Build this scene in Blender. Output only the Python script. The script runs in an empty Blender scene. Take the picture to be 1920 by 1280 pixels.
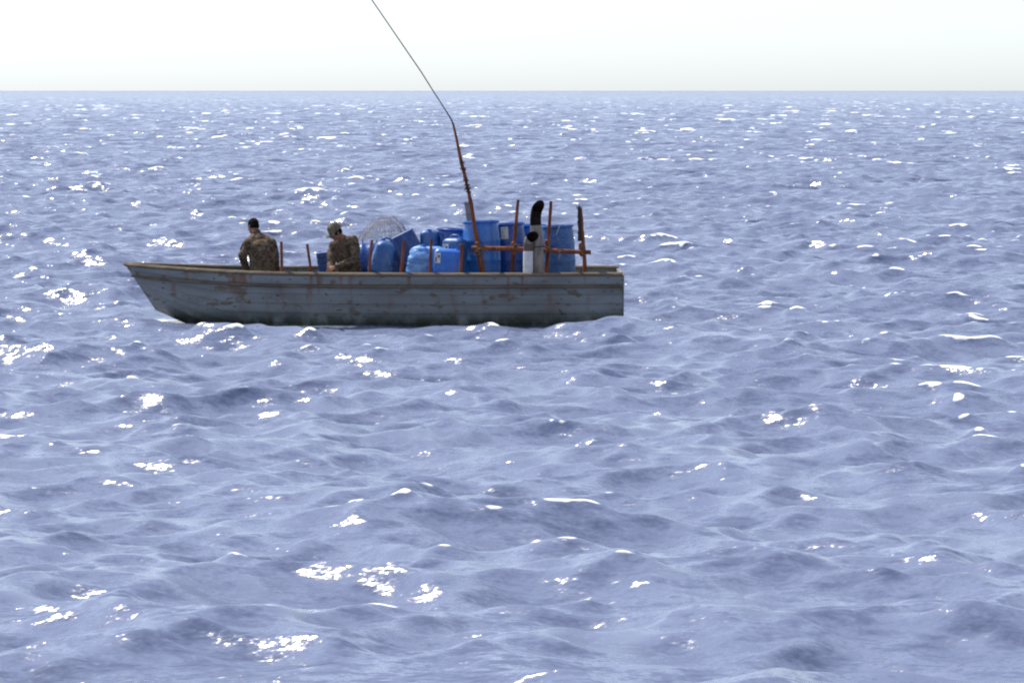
import bpy, math, random
import numpy as np
from mathutils import Vector, Matrix, Quaternion, noise
R = math.radians
random.seed(7)
S = bpy.context.scene
COL = S.collection

# ------------------------------------------------------------------ camera
D, H, F = 59.0, 3.53, 7200.0            # distance to the boat, eye height, focal length in photo pixels (1920 wide)
PITCH = math.atan(470.0 / F)
cam = bpy.data.cameras.new('camera')
cam.lens = 36.0 * F / 1920.0
cam.sensor_width = 36.0
cam.clip_start = 0.5
cam.clip_end = 100000.0
camo_ob = bpy.data.objects.new('camera', cam)
COL.objects.link(camo_ob)
camo_ob.location = (0, -D, H)
camo_ob.rotation_euler = (math.pi / 2 - PITCH, 0, 0)
S.camera = camo_ob

# ------------------------------------------------------------------ light
SUN_EL, SUN_AZ = 59.0, -48.0            # azimuth from the view direction, negative = left
w = bpy.data.worlds.new('World')
S.world = w
w.use_nodes = True
nt = w.node_tree
bg = nt.nodes['Background']
sky = nt.nodes.new('ShaderNodeTexSky')
sky.sky_type = 'NISHITA'
sky.sun_disc = False
sky.sun_elevation = R(SUN_EL)
sky.sun_rotation = R(SUN_AZ)
sky.air_density = 1.0
sky.dust_density = .6
sky.ozone_density = 2.0
hz = nt.nodes.new('ShaderNodeHueSaturation')      # thin high haze whitens the whole sky
hz.inputs['Saturation'].default_value = .40
nt.links.new(sky.outputs[0], hz.inputs['Color'])
tn = nt.nodes.new('ShaderNodeMix'); tn.data_type = 'RGBA'; tn.blend_type = 'MULTIPLY'; tn.inputs[0].default_value = 1.0
tn.inputs[7].default_value = (.945, 1.02, 1.13, 1)
nt.links.new(hz.outputs[0], tn.inputs[6])
nt.links.new(tn.outputs[2], bg.inputs[0])
bg.inputs[1].default_value = 0.104
sun = bpy.data.lights.new('sun', 'SUN')
sun.energy = 4.0
sun.angle = R(0.53)
sun.color = (1.0, 0.95, 0.86)
sun_ob = bpy.data.objects.new('sun', sun)
COL.objects.link(sun_ob)
sd = Vector((math.sin(R(SUN_AZ)) * math.cos(R(SUN_EL)), math.cos(R(SUN_AZ)) * math.cos(R(SUN_EL)), math.sin(R(SUN_EL))))
sun_ob.rotation_euler = sd.to_track_quat('Z', 'Y').to_euler()
sun_ob.location = (0, 0, 40)
S.view_settings.view_transform = 'Standard'
S.view_settings.look = 'None'
S.view_settings.exposure = 0.75
S.view_settings.gamma = 1.0
S.cycles.max_bounces = 8
S.cycles.use_denoising = True
S.cycles.filter_width = 2.1


# ------------------------------------------------------------------ helpers
def W(px, py, y=0.0):
    """the point at depth y that the photo shows at pixel (px, py)"""
    cx, cy = (px - 960.0) / F, (640.0 - py) / F
    c, s = math.cos(PITCH), math.sin(PITCH)
    d = Vector((cx, c + cy * s, -s + cy * c))
    k = (y + D) / d.y
    return Vector((d.x * k, y, H + d.z * k))


def zpx(py):
    return W(960, py, 0).z


PX = D / F                              # metres per photo pixel at the boat


class MB:
    def __init__(self):
        self.v, self.f = [], []

    def add(self, v, f):
        n = len(self.v)
        self.v += [Vector(p) for p in v]
        self.f += [[i + n for i in q] for q in f]
        return self

    def rings(self, rings, cap0=True, cap1=True):
        n = len(rings[0])
        v = [p for r in rings for p in r]
        f = []
        for i in range(len(rings) - 1):
            for j in range(n):
                a, b = i * n + j, i * n + (j + 1) % n
                f.append([a, b, b + n, a + n])
        if cap0:
            f.append(list(range(n))[::-1])
        if cap1:
            m = (len(rings) - 1) * n
            f.append([m + j for j in range(n)])
        return self.add(v, f)

    def tube(self, pts, rad, seg=10, flat=1.0, side=None, cap=True):
        pts = [Vector(p) for p in pts]
        if not hasattr(rad, '__len__'):
            rad = [rad] * len(pts)
        rs = []
        prev = None
        for i, p in enumerate(pts):
            t = (pts[min(i + 1, len(pts) - 1)] - pts[max(i - 1, 0)]).normalized()
            if prev is None:
                a = Vector(side) if side else (Vector((0, 1, 0)) if abs(t.y) < .9 else Vector((1, 0, 0)))
            else:
                a = prev
            a = (a - t * a.dot(t)).normalized()
            prev = a
            b = t.cross(a)
            rs.append([p + a * (math.cos(k / seg * 2 * math.pi) * rad[i]) + b * (math.sin(k / seg * 2 * math.pi) * rad[i] * flat) for k in range(seg)])
        return self.rings(rs, cap, cap)

    def capsule(self, p0, p1, r0, r1, seg=14, flat=1.0, side=None):
        p0, p1 = Vector(p0), Vector(p1)
        t = (p1 - p0).normalized()
        pts, rad = [], []
        for k in range(1, 6):
            a = k / 6 * math.pi / 2
            pts.append(p0 - t * r0 * math.cos(a)); rad.append(r0 * math.sin(a))
        for k in range(0, 5):
            u = k / 4
            pts.append(p0.lerp(p1, u)); rad.append(r0 + (r1 - r0) * u)
        for k in range(5, 0, -1):
            a = k / 6 * math.pi / 2
            pts.append(p1 + t * r1 * math.cos(a)); rad.append(r1 * math.sin(a))
        return self.tube(pts, rad, seg, flat, side)

    def ball(self, c, rx, ry, rz, m=None, seg=16):
        rs = []
        m = m or Matrix.Identity(3)
        for k in range(1, seg):
            a = k / seg * math.pi
            rs.append([Vector(c) + m @ Vector((rx * math.sin(a) * math.cos(q / seg * 2 * math.pi), ry * math.sin(a) * math.sin(q / seg * 2 * math.pi), -rz * math.cos(a))) for q in range(seg)])
        return self.rings(rs)

    def lathe(self, prof, seg=40, m=None, cap0=True, cap1=True):
        m = m or Matrix.Identity(4)
        rs = [[m @ Vector((r * math.cos(k / seg * 2 * math.pi), r * math.sin(k / seg * 2 * math.pi), z)) for k in range(seg)] for r, z in prof]
        return self.rings(rs, cap0, cap1)

    def box(self, c, s, m=None):
        m = m or Matrix.Identity(3)
        v = [Vector(c) + m @ Vector((x * s[0] / 2, y * s[1] / 2, z * s[2] / 2)) for z in (-1, 1) for y in (-1, 1) for x in (-1, 1)]
        return self.add(v, [[0, 2, 3, 1], [4, 5, 7, 6], [0, 1, 5, 4], [2, 6, 7, 3], [0, 4, 6, 2], [1, 3, 7, 5]])

    def mesh(self, name):
        me = bpy.data.meshes.new(name)
        me.from_pydata([tuple(p) for p in self.v], [], self.f)
        me.update()
        return me

    def build(self, name, mat, parent=None, smooth=True, angle=38):
        me = self.mesh(name)
        import bmesh
        bm = bmesh.new(); bm.from_mesh(me)
        bmesh.ops.recalc_face_normals(bm, faces=bm.faces)
        bm.to_mesh(me); bm.free()
        o = bpy.data.objects.new(name, me)
        COL.objects.link(o)
        me.materials.append(mat)
        if smooth:
            me.shade_smooth()
            me.set_sharp_from_angle(angle=R(angle))
        if parent:
            o.parent = parent
        return o


def blob(mb, voxel, smooth_it=6, wrinkle=None):
    """fuse overlapping volumes into one continuous surface"""
    me = mb.mesh('tmp')
    o = bpy.data.objects.new('tmp', me)
    COL.objects.link(o)
    r = o.modifiers.new('r', 'REMESH'); r.mode = 'VOXEL'; r.voxel_size = voxel
    s = o.modifiers.new('s', 'SMOOTH'); s.factor = .5; s.iterations = smooth_it
    dg = bpy.context.evaluated_depsgraph_get()
    dg.update()
    out = bpy.data.meshes.new_from_object(o.evaluated_get(dg))
    bpy.data.objects.remove(o); bpy.data.meshes.remove(me)
    if wrinkle:
        nrm = [v.normal.copy() for v in out.vertices]
        for v, n in zip(out.vertices, nrm):
            v.co += n * wrinkle(v.co)
        out.update()
    return out


def link_mesh(me, name, mat, parent=None):
    o = bpy.data.objects.new(name, me)
    me.name = name
    COL.objects.link(o)
    me.materials.clear(); me.materials.append(mat)
    me.shade_smooth()
    if parent:
        o.parent = parent
    return o


def tag(o, label=None, cat=None, group=None, kind=None):
    for k, v in (('label', label), ('category', cat), ('group', group), ('kind', kind)):
        if v:
            o[k] = v
    return o


def thing(name, loc, label, cat, group=None, rot=(0, 0, 0)):
    o = bpy.data.objects.new(name, None)
    COL.objects.link(o)
    o.empty_display_size = .1
    o.location = loc
    o.rotation_euler = rot
    return tag(o, label, cat, group)


# ------------------------------------------------------------------ materials
def mat(name, base, rough=.5, var=None, scale=6.0, bump=0.0, bscale=40.0, metal=0.0, sub=0.0, stretch=(1, 1, 1), lo=.4, hi=.65, detail=5):
    m = bpy.data.materials.new(name)
    m.use_nodes = True
    n = m.node_tree.nodes; L = m.node_tree.links
    p = n['Principled BSDF']
    p.inputs['Roughness'].default_value = rough
    p.inputs['Metallic'].default_value = metal
    p.inputs['Base Color'].default_value = (*base, 1)
    tc = n.new('ShaderNodeTexCoord'); mp = n.new('ShaderNodeMapping')
    mp.inputs['Scale'].default_value = stretch
    L.new(tc.outputs['Object'], mp.inputs[0])
    if var:
        t = n.new('ShaderNodeTexNoise'); t.inputs['Scale'].default_value = scale; t.inputs['Detail'].default_value = detail
        L.new(mp.outputs[0], t.inputs['Vector'])
        r = n.new('ShaderNodeValToRGB')
        r.color_ramp.elements[0].position = lo; r.color_ramp.elements[1].position = hi
        r.color_ramp.elements[0].color = (*base, 1); r.color_ramp.elements[1].color = (*var, 1)
        L.new(t.outputs['Fac'], r.inputs[0]); L.new(r.outputs[0], p.inputs['Base Color'])
    if bump:
        t = n.new('ShaderNodeTexNoise'); t.inputs['Scale'].default_value = bscale; t.inputs['Detail'].default_value = 6
        L.new(mp.outputs[0], t.inputs['Vector'])
        b = n.new('ShaderNodeBump'); b.inputs['Strength'].default_value = bump; b.inputs['Distance'].default_value = .02
        L.new(t.outputs['Fac'], b.inputs['Height']); L.new(b.outputs[0], p.inputs['Normal'])
    if sub:
        p.inputs['Transmission Weight'].default_value = 0
        p.inputs['Subsurface Weight'].default_value = sub
        p.inputs['Subsurface Radius'].default_value = (.02, .04, .12)
        p.inputs['Subsurface Scale'].default_value = .6
    return m


def camo_mat(name, cols, scale=6.5):
    m = mat(name, cols[0], .85, bump=.35, bscale=60)
    n = m.node_tree.nodes; L = m.node_tree.links
    p = n['Principled BSDF']
    tc = n.new('ShaderNodeTexCoord')
    cur = None
    for i, c in enumerate(cols[1:]):
        mp = n.new('ShaderNodeMapping'); mp.inputs['Location'].default_value = (i * 3.1, i * 7.7, i * 1.9)
        mp.inputs['Scale'].default_value = (1, 1, 1.5 if i % 2 else .8)
        L.new(tc.outputs['Object'], mp.inputs[0])
        t = n.new('ShaderNodeTexNoise'); t.inputs['Scale'].default_value = scale * (1 + .45 * i); t.inputs['Detail'].default_value = 3
        t.inputs['Distortion'].default_value = .6
        L.new(mp.outputs[0], t.inputs['Vector'])
        r = n.new('ShaderNodeMapRange'); r.inputs[1].default_value = .53; r.inputs[2].default_value = .56
        L.new(t.outputs['Fac'], r.inputs[0])
        mx = n.new('ShaderNodeMix'); mx.data_type = 'RGBA'
        L.new(r.outputs[0], mx.inputs[0])
        if cur is None:
            mx.inputs[6].default_value = (*cols[0], 1)
        else:
            L.new(cur, mx.inputs[6])
        mx.inputs[7].default_value = (*c, 1)
        cur = mx.outputs[2]
    L.new(cur, p.inputs['Base Color'])
    return m


def hull_mat():
    """old paint: patches rubbed to bare wood, rust runs down from the gunwale, a wet weedy band at the waterline"""
    m = mat('weathered_hull_paint', (.20, .215, .22), .7, (.135, .135, .13), 2.5, bump=.35, bscale=18, stretch=(.5, 1, 2), lo=.35, hi=.7)
    n = m.node_tree.nodes; L = m.node_tree.links
    p = n['Principled BSDF']
    cur = p.inputs['Base Color'].links[0].from_socket
    tc = n.new('ShaderNodeTexCoord')

    def layer(cur, stretch, scale, lo, hi, col, detail=5, mul=None):
        mp = n.new('ShaderNodeMapping'); mp.inputs['Scale'].default_value = stretch
        L.new(tc.outputs['Object'], mp.inputs[0])
        t = n.new('ShaderNodeTexNoise'); t.inputs['Scale'].default_value = scale; t.inputs['Detail'].default_value = detail
        L.new(mp.outputs[0], t.inputs['Vector'])
        r = n.new('ShaderNodeMapRange'); r.inputs[1].default_value = lo; r.inputs[2].default_value = hi
        L.new(t.outputs['Fac'], r.inputs[0])
        f = r.outputs[0]
        if mul:
            q = n.new('ShaderNodeMath'); q.operation = 'MULTIPLY'; L.new(f, q.inputs[0]); L.new(mul, q.inputs[1]); f = q.outputs[0]
        x = n.new('ShaderNodeMix'); x.data_type = 'RGBA'; L.new(f, x.inputs[0]); L.new(cur, x.inputs[6]); x.inputs[7].default_value = (*col, 1)
        return x.outputs[2]
    sp = n.new('ShaderNodeSeparateXYZ'); L.new(tc.outputs['Object'], sp.inputs[0])
    up = n.new('ShaderNodeMapRange'); up.inputs[1].default_value = .05; up.inputs[2].default_value = .72; L.new(sp.outputs['Z'], up.inputs[0])
    cur = layer(cur, (1, 1, .12), 5.5, .56, .70, (.15, .062, .03), 4, up.outputs[0])          # rust runs
    cur = layer(cur, (1.2, 1, 2.6), 3.2, .60, .63, (.13, .10, .075), 7)                       # bare wood
    cur = layer(cur, (2, 1, 5), 5, .66, .68, (.055, .047, .04), 6)                            # scrapes
    lo = n.new('ShaderNodeMapRange'); lo.inputs[1].default_value = .24; lo.inputs[2].default_value = .06; L.new(sp.outputs['Z'], lo.inputs[0])
    cur = layer(cur, (1, 1, .6), 4, .25, .5, (.035, .042, .03), 6, lo.outputs[0])             # weed and wet
    L.new(cur, p.inputs['Base Color'])
    return m


M = {}
M['drum'] = mat('blue_plastic', (.013, .125, .44), .32, (.022, .155, .49), 7, bump=.08, bscale=14, sub=.12)
M['drum_deep'] = mat('deep_blue_plastic', (.010, .062, .29), .36, (.015, .08, .34), 7, bump=.08, bscale=14, sub=.12)
M['drum_faded'] = mat('faded_blue_plastic', (.02, .085, .26), .5, (.04, .125, .33), 9, bump=.1, bscale=16)
M['can'] = mat('teal_blue_plastic', (.018, .085, .26), .45, (.03, .115, .30), 10, bump=.12, bscale=18, sub=.12)
M['can_dark'] = mat('navy_plastic', (.013, .045, .17), .55, (.018, .06, .21), 10, bump=.12, bscale=18)
M['can_pale'] = mat('pale_blue_plastic', (.10, .24, .56), .4, (.17, .34, .62), 9, bump=.5, bscale=12, sub=.12)
M['can_mid'] = mat('bright_blue_plastic', (.02, .12, .50), .38, (.03, .17, .54), 9, bump=.1, bscale=14, sub=.12)
M['cap'] = mat('cap_plastic', (.02, .10, .52), .4, (.015, .08, .42), 20)
M['label'] = mat('paper_label', (.66, .66, .62), .8, (.48, .47, .44), 22)
M['print'] = mat('worn_white_print', (.10, .18, .36), .7, (.05, .12, .3), 60)
M['ink'] = mat('label_ink', (.05, .055, .06), .8, (.16, .16, .16), 80)
M['oxide'] = mat('red_oxide_steel', (.225, .072, .032), .85, (.10, .034, .02), 14, bump=.5, bscale=50, stretch=(1, 1, .35), lo=.42, hi=.68)
M['oxide_orange'] = mat('orange_rust', (.235, .070, .022), .85, (.10, .032, .016), 12, bump=.5, bscale=50, stretch=(1, 1, .4), lo=.42, hi=.7)
M['tape'] = mat('dark_tape', (.022, .017, .016), .6, (.05, .03, .025), 30, bump=.4, bscale=60)
M['twine'] = mat('frayed_twine', (.27, .165, .08), .95, (.16, .085, .04), 50, bump=.5, bscale=120)
M['greyboard'] = mat('grey_board', (.25, .215, .195), .85, (.17, .145, .13), 16, bump=.4, bscale=60)
M['whip'] = mat('dark_rod', (.022, .018, .016), .8, (.035, .03, .026), 30)
M['steel'] = mat('sooty_steel', (.25, .215, .185), .6, (.14, .11, .09), 9, bump=.35, bscale=30, metal=.25, stretch=(1.5, 1.5, .5))
M['soot'] = mat('soot', (.010, .007, .007), .9, (.025, .014, .012), 12, bump=.3)
M['lagging'] = mat('brown_lagging', (.12, .075, .055), .85, (.075, .05, .04), 16, bump=.5)
M['whitewrap'] = mat('white_wrap', (.62, .60, .60), .8, (.48, .46, .46), 14, bump=.3)
M['hull'] = hull_mat()
M['wood'] = mat('weathered_wood', (.16, .125, .09), .85, (.09, .07, .05), 5, bump=.5, bscale=30, stretch=(.2, 2, 2))
M['net'] = mat('net_cord', (.24, .225, .24), .8, (.34, .32, .34), 60)
M['skin'] = mat('skin', (.24, .115, .07), .6, (.20, .085, .055), 20, bump=.1, sub=.0)
M['hair'] = mat('dark_hair', (.006, .004, .0035), .75, (.010, .007, .006), 60, bump=.8, bscale=90)
M['eye'] = mat('eye', (.06, .045, .04), .2, (.05, .04, .035), 40)
M['boot'] = mat('boot', (.05, .035, .025), .6, (.08, .055, .035), 30, bump=.3)
M['camo'] = camo_mat('camouflage_cloth', [(.118, .084, .058), (.086, .058, .041), (.158, .117, .080), (.108, .085, .056), (.057, .037, .027)])
M['camo_cap'] = camo_mat('camouflage_cap_cloth', [(.12, .10, .07), (.07, .068, .05), (.19, .15, .10)], 16)
M['shirt'] = mat('tan_shirt', (.28, .19, .11), .9, (.22, .15, .09), 30)

for k, v in (('hair', .04), ('whip', .05), ('camo', .08), ('camo_cap', .08), ('soot', .05), ('skin', .3), ('tape', .2), ('shirt', .1), ('oxide', .25), ('oxide_orange', .25), ('hull', .3), ('wood', .2)):
    M[k].node_tree.nodes['Principled BSDF'].inputs['Specular IOR Level'].default_value = v

for k in ('drum', 'drum_deep', 'drum_faded', 'can', 'can_dark', 'can_pale', 'can_mid'):
    n_ = M[k].node_tree.nodes; L_ = M[k].node_tree.links
    p_ = n_['Principled BSDF']
    cur_ = p_.inputs['Base Color'].links[0].from_socket
    tc_ = n_.new('ShaderNodeTexCoord')
    for st_, sc_, lo_, hi_, col_, am_ in (((1, 1, .35), 9, .52, .78, (.17, .20, .24), .55), ((2.5, 2.5, 1), 22, .66, .70, (.32, .36, .42), .6), ((1, 1, 1), 3.5, .5, .75, (.02, .035, .07), .45)):
        mp_ = n_.new('ShaderNodeMapping'); mp_.inputs['Scale'].default_value = st_
        L_.new(tc_.outputs['Object'], mp_.inputs[0])
        t_ = n_.new('ShaderNodeTexNoise'); t_.inputs['Scale'].default_value = sc_; t_.inputs['Detail'].default_value = 6
        L_.new(mp_.outputs[0], t_.inputs['Vector'])
        r_ = n_.new('ShaderNodeMapRange'); r_.inputs[1].default_value = lo_; r_.inputs[2].default_value = hi_; r_.inputs[4].default_value = am_
        L_.new(t_.outputs['Fac'], r_.inputs[0])
        x_ = n_.new('ShaderNodeMix'); x_.data_type = 'RGBA'
        L_.new(r_.outputs[0], x_.inputs[0]); L_.new(cur_, x_.inputs[6]); x_.inputs[7].default_value = (*col_, 1)
        cur_ = x_.outputs[2]
    L_.new(cur_, p_.inputs['Base Color'])

# ------------------------------------------------------------------ sea
HULL_X0, HULL_X1, BEAM = W(305, 600).x, W(1163, 600).x, 1.32


def half_beam(x):
    t = (x - HULL_X0) / (HULL_X1 - HULL_X0)
    t = min(max(t, 0), 1)
    return BEAM * (math.sin(min(t / .62, 1) * math.pi / 2) ** .58) * (1 - .14 * max(0, (t - .62) / .38) ** 2)


# noise scale (1/m), offset, slope strength across and along the view
SLOPES = ((.55, 3.3, 0, 0), (1.5, 0.0, .65, 1.0), (4.5, 5.3, .7, 1.0), (13.0, 9.1, .6, .85), (38.0, 2.7, .5, .7))


def make_sea():
    rng = np.random.default_rng(11)
    fine = np.arange(-.150, .1501, .00066)
    step, a, outer = .0007, .150, []
    while a < math.pi - .05:
        step *= 1.16
        step = min(step, .06)
        a += step
        if a < math.pi - .04:
            outer.append(a)
    outer = np.array(outer)
    ang = np.concatenate([-outer[::-1], fine, outer])
    nfull = len(ang)
    r = [2.0, 6.0, 12.0, 17.0]
    while r[-1] < 45000:
        d = r[-1]
        r.append(d * (1 + ((.0014 if d > 45 else .0025) if d > 24 else .010) * (1 if d < 1500 else (d / 1500) ** .6)))
    r = np.array(r)
    nr = len(r)
    X = (r[:, None] * np.sin(ang)[None, :]).astype(np.float64)
    Y = (r[:, None] * np.cos(ang)[None, :]).astype(np.float64) - D
    dr = np.gradient(r)
    # wind waves: many components spread round the wind direction
    lam = np.exp(np.linspace(math.log(.35), math.log(24), 120)) * rng.uniform(.96, 1.04, 120)
    k = 2 * np.pi / lam
    lp = 6.0
    spec = np.exp(-1.1 * (lam / lp) ** 2) * lam ** .88
    spread = np.where(lam > 5, .72, .9)
    th = rng.normal(0, 1, 120) * spread + math.radians(-96)
    amp = spec / math.sqrt((spec ** 2).sum() / 2) * .082
    ph = rng.uniform(0, 2 * np.pi, 120)
    chop = .95
    lost = np.zeros(nr)
    Z = np.zeros_like(X); DX = np.zeros_like(X); DY = np.zeros_like(X)
    J11 = np.zeros_like(X); J22 = np.zeros_like(X); J12 = np.zeros_like(X)
    for i in range(120):
        kx, ky = k[i] * math.cos(th[i]), k[i] * math.sin(th[i])
        lim = lam[i] / 2.3
        wgt = np.clip((lim / dr - .6) / .8, 0, 1)
        lost += (amp[i] * k[i]) ** 2 / 2 * (1 - wgt ** 2)
        n = int(np.count_nonzero(wgt > 0))
        rows = np.nonzero(wgt > 0)[0]
        if n == 0:
            continue
        sl = slice(rows[0], rows[-1] + 1)
        A = (amp[i] * wgt[sl])[:, None]
        P = kx * X[sl] + ky * Y[sl] + ph[i]
        s, c = np.sin(P), np.cos(P)
        Z[sl] += A * s
        DX[sl] += A * chop * c * kx / k[i]
        DY[sl] += A * chop * c * ky / k[i]
        J11[sl] -= A * chop * s * kx * kx / k[i]
        J22[sl] -= A * chop * s * ky * ky / k[i]
        J12[sl] -= A * chop * s * kx * ky / k[i]
    J = (1 + J11) * (1 + J22) - J12 ** 2
    # patchiness of breaking: slow gusts over the water
    gust = np.zeros_like(X)
    for i in range(14):
        l = rng.uniform(9, 60); t = rng.uniform(0, np.pi)
        gust += np.sin(2 * np.pi / l * (X * math.cos(t) + Y * math.sin(t)) + rng.uniform(0, 6.28))
    gust /= math.sqrt(7)
    brk = np.zeros_like(X)                     # whitecaps are short: broken up along their crests
    for i in range(12):
        l = rng.uniform(1.4, 9); t = rng.normal(0, .35)
        brk += np.sin(2 * np.pi / l * (X * math.cos(t) + Y * math.sin(t) * .3) + rng.uniform(0, 6.28))
    brk = np.clip(.55 + brk / math.sqrt(6) * .75, 0, 1.25)
    core = (np.abs(ang) < .16)
    foam = np.zeros_like(X)
    score = -(J) + .10 * gust
    for i in range(nr):
        lo, hi = max(0, i - 25), min(nr, i + 26)
        blk = score[lo:hi][:, core][:, ::7]
        far = min(max((r[i] - 60) / 200, 0), 1)
        q1, q2 = np.quantile(blk, .985 - .009 * far), np.quantile(blk, .997 - .003 * far)
        foam[i] = np.clip((score[i] - q1) / max(q2 - q1, 1e-6), 0, 1) * brk[i]
    # calm water under the hull, a little wash along its side
    hx = X + DX; hy = Y + DY
    near = (hx > HULL_X0 - 3) & (hx < HULL_X1 + 3) & (np.abs(hy) < 4)
    idx = np.argwhere(near)
    for a_, b_ in idx:
        x, y = hx[a_, b_], hy[a_, b_]
        dx = max(HULL_X0 - x, x - HULL_X1, 0)
        dy = max(abs(y) - half_beam(x) * .9, 0)
        dist = math.hypot(dx, dy)
        kf = min(dist / .9, 1)
        kf = kf * kf * (3 - 2 * kf)
        Z[a_, b_] = Z[a_, b_] * (.10 + .90 * kf) - .02 * (1 - kf)
        DX[a_, b_] *= .3 + .7 * kf
        DY[a_, b_] *= .3 + .7 * kf
        if dist < .5:
            foam[a_, b_] = max(foam[a_, b_], (.5 - dist) * 2.0 * (.55 + .45 * math.sin(x * 3.1 + y * 2)))
    X += DX; Y += DY
    co = np.stack([X, Y, Z], -1).reshape(-1, 3).astype(np.float32)
    ii = np.arange(nr - 1)[:, None] * nfull
    jj = np.arange(nfull)[None, :]
    a0 = ii + jj
    a1 = ii + (jj + 1) % nfull
    quads = np.stack([a0, a0 + nfull, a1 + nfull, a1], -1).reshape(-1, 4)
    cxy = co[quads].mean(1)                    # the boat displaces the water inside its hull
    cand = np.nonzero((cxy[:, 0] > HULL_X0) & (cxy[:, 0] < HULL_X1) & (np.abs(cxy[:, 1]) < BEAM))[0]
    drop = [q for q in cand if abs(cxy[q, 1]) < half_beam(cxy[q, 0]) * .80 - .05]
    quads = np.delete(quads, drop, 0)
    me = bpy.data.meshes.new('sea')
    me.vertices.add(len(co)); me.vertices.foreach_set('co', co.ravel())
    nq = len(quads)
    me.loops.add(nq * 4); me.loops.foreach_set('vertex_index', quads.ravel().astype(np.int32))
    me.polygons.add(nq)
    me.polygons.foreach_set('loop_start', np.arange(0, nq * 4, 4, dtype=np.int32))
    me.polygons.foreach_set('loop_total', np.full(nq, 4, dtype=np.int32))
    me.update(calc_edges=True)
    at = me.attributes.new('foam', 'FLOAT', 'POINT')
    at.data.foreach_set('value', foam.reshape(-1).astype(np.float32))
    at = me.attributes.new('short_waves', 'FLOAT', 'POINT')   # slope of the waves the far mesh is too coarse to carry
    at.data.foreach_set('value', np.repeat(np.sqrt(lost), nfull).astype(np.float32))
    me.polygons.foreach_set('use_smooth', np.ones(nq, dtype=bool))
    me.update()
    if me.polygons[nq // 2].normal.z < 0:
        me.flip_normals()
    o = bpy.data.objects.new('sea', me)
    COL.objects.link(o)
    m = bpy.data.materials.new('sea_water'); m.use_nodes = True
    n = m.node_tree.nodes; L = m.node_tree.links
    p = n['Principled BSDF']
    p.inputs['Base Color'].default_value = (.126, .151, .247, 1)
    p.inputs['Roughness'].default_value = .20
    p.inputs['IOR'].default_value = 1.333
    geo = n.new('ShaderNodeNewGeometry')
    # short waves too small for the mesh: a field of surface slopes added to the mesh normal
    cur = geo.outputs['Normal']
    for sc, off, kx, ky in SLOPES:
        mp = n.new('ShaderNodeMapping'); mp.inputs['Scale'].default_value = (sc * .55, sc, sc); mp.inputs['Location'].default_value = (off, off * 2, 0)
        L.new(geo.outputs['Position'], mp.inputs[0])
        t = n.new('ShaderNodeTexNoise'); t.inputs['Scale'].default_value = 1.0; t.inputs['Detail'].default_value = 2
        t.inputs['Distortion'].default_value = .5
        L.new(mp.outputs[0], t.inputs['Vector'])
        sb = n.new('ShaderNodeVectorMath'); sb.operation = 'SUBTRACT'; sb.inputs[1].default_value = (.5, .5, .5)
        L.new(t.outputs['Color'], sb.inputs[0])
        ml = n.new('ShaderNodeVectorMath'); ml.operation = 'MULTIPLY_ADD'; ml.inputs[1].default_value = (kx, ky, 0)
        if not kx:
            al = n.new('ShaderNodeAttribute'); al.attribute_name = 'short_waves'
            am = n.new('ShaderNodeVectorMath'); am.operation = 'SCALE'; am.inputs[0].default_value = (5.0, 8.5, 0)
            L.new(al.outputs['Fac'], am.inputs['Scale']); L.new(am.outputs[0], ml.inputs[1])
        L.new(sb.outputs[0], ml.inputs[0]); L.new(cur, ml.inputs[2])
        cur = ml.outputs[0]
    nm = n.new('ShaderNodeVectorMath'); nm.operation = 'NORMALIZE'
    L.new(cur, nm.inputs[0]); L.new(nm.outputs[0], p.inputs['Normal'])
    fo = n.new('ShaderNodeAttribute'); fo.attribute_name = 'foam'
    ft = n.new('ShaderNodeTexNoise'); ft.inputs['Scale'].default_value = 5.0; ft.inputs['Detail'].default_value = 6
    L.new(geo.outputs['Position'], ft.inputs['Vector'])
    ma = n.new('ShaderNodeMath'); ma.operation = 'MULTIPLY_ADD'
    L.new(ft.outputs['Fac'], ma.inputs[0]); ma.inputs[1].default_value = 1.6; ma.inputs[2].default_value = -1.15
    ad = n.new('ShaderNodeMath'); ad.operation = 'ADD'
    L.new(fo.outputs['Fac'], ad.inputs[0]); L.new(ma.outputs[0], ad.inputs[1])
    mr = n.new('ShaderNodeMapRange'); mr.inputs[1].default_value = .1; mr.inputs[2].default_value = .45
    L.new(ad.outputs[0], mr.inputs[0])
    df = n.new('ShaderNodeBsdfDiffuse'); df.inputs[0].default_value = (.82, .84, .86, 1)
    mx = n.new('ShaderNodeMixShader')
    L.new(mr.outputs[0], mx.inputs[0]); L.new(p.outputs[0], mx.inputs[1]); L.new(df.outputs[0], mx.inputs[2])
    L.new(mx.outputs[0], n['Material Output'].inputs['Surface'])
    me.materials.append(m)
    tag(o, kind='structure')
    return o


make_sea()

# ------------------------------------------------------------------ boat
Z_FLOOR, Z_DECK, Z_GUN = zpx(605), zpx(521), zpx(509)
boat = thing('open_boat', (0, 0, 0), 'long low open work boat with rusty pipe railing carrying the blue drums', 'boat')


def sheer(x):
    t = (x - HULL_X0) / (HULL_X1 - HULL_X0)
    return Z_GUN + .10 * max(0, (.3 - t) / .3) ** 2


def rake(x, z):
    t = (x - HULL_X0) / (HULL_X1 - HULL_X0)
    return -.50 * max(0, 1 - t / .3) ** 2 * (z / Z_GUN) ** 1 if z > 0 else .35 * max(0, 1 - t / .3) ** 2 * (-z / .3)


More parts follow.
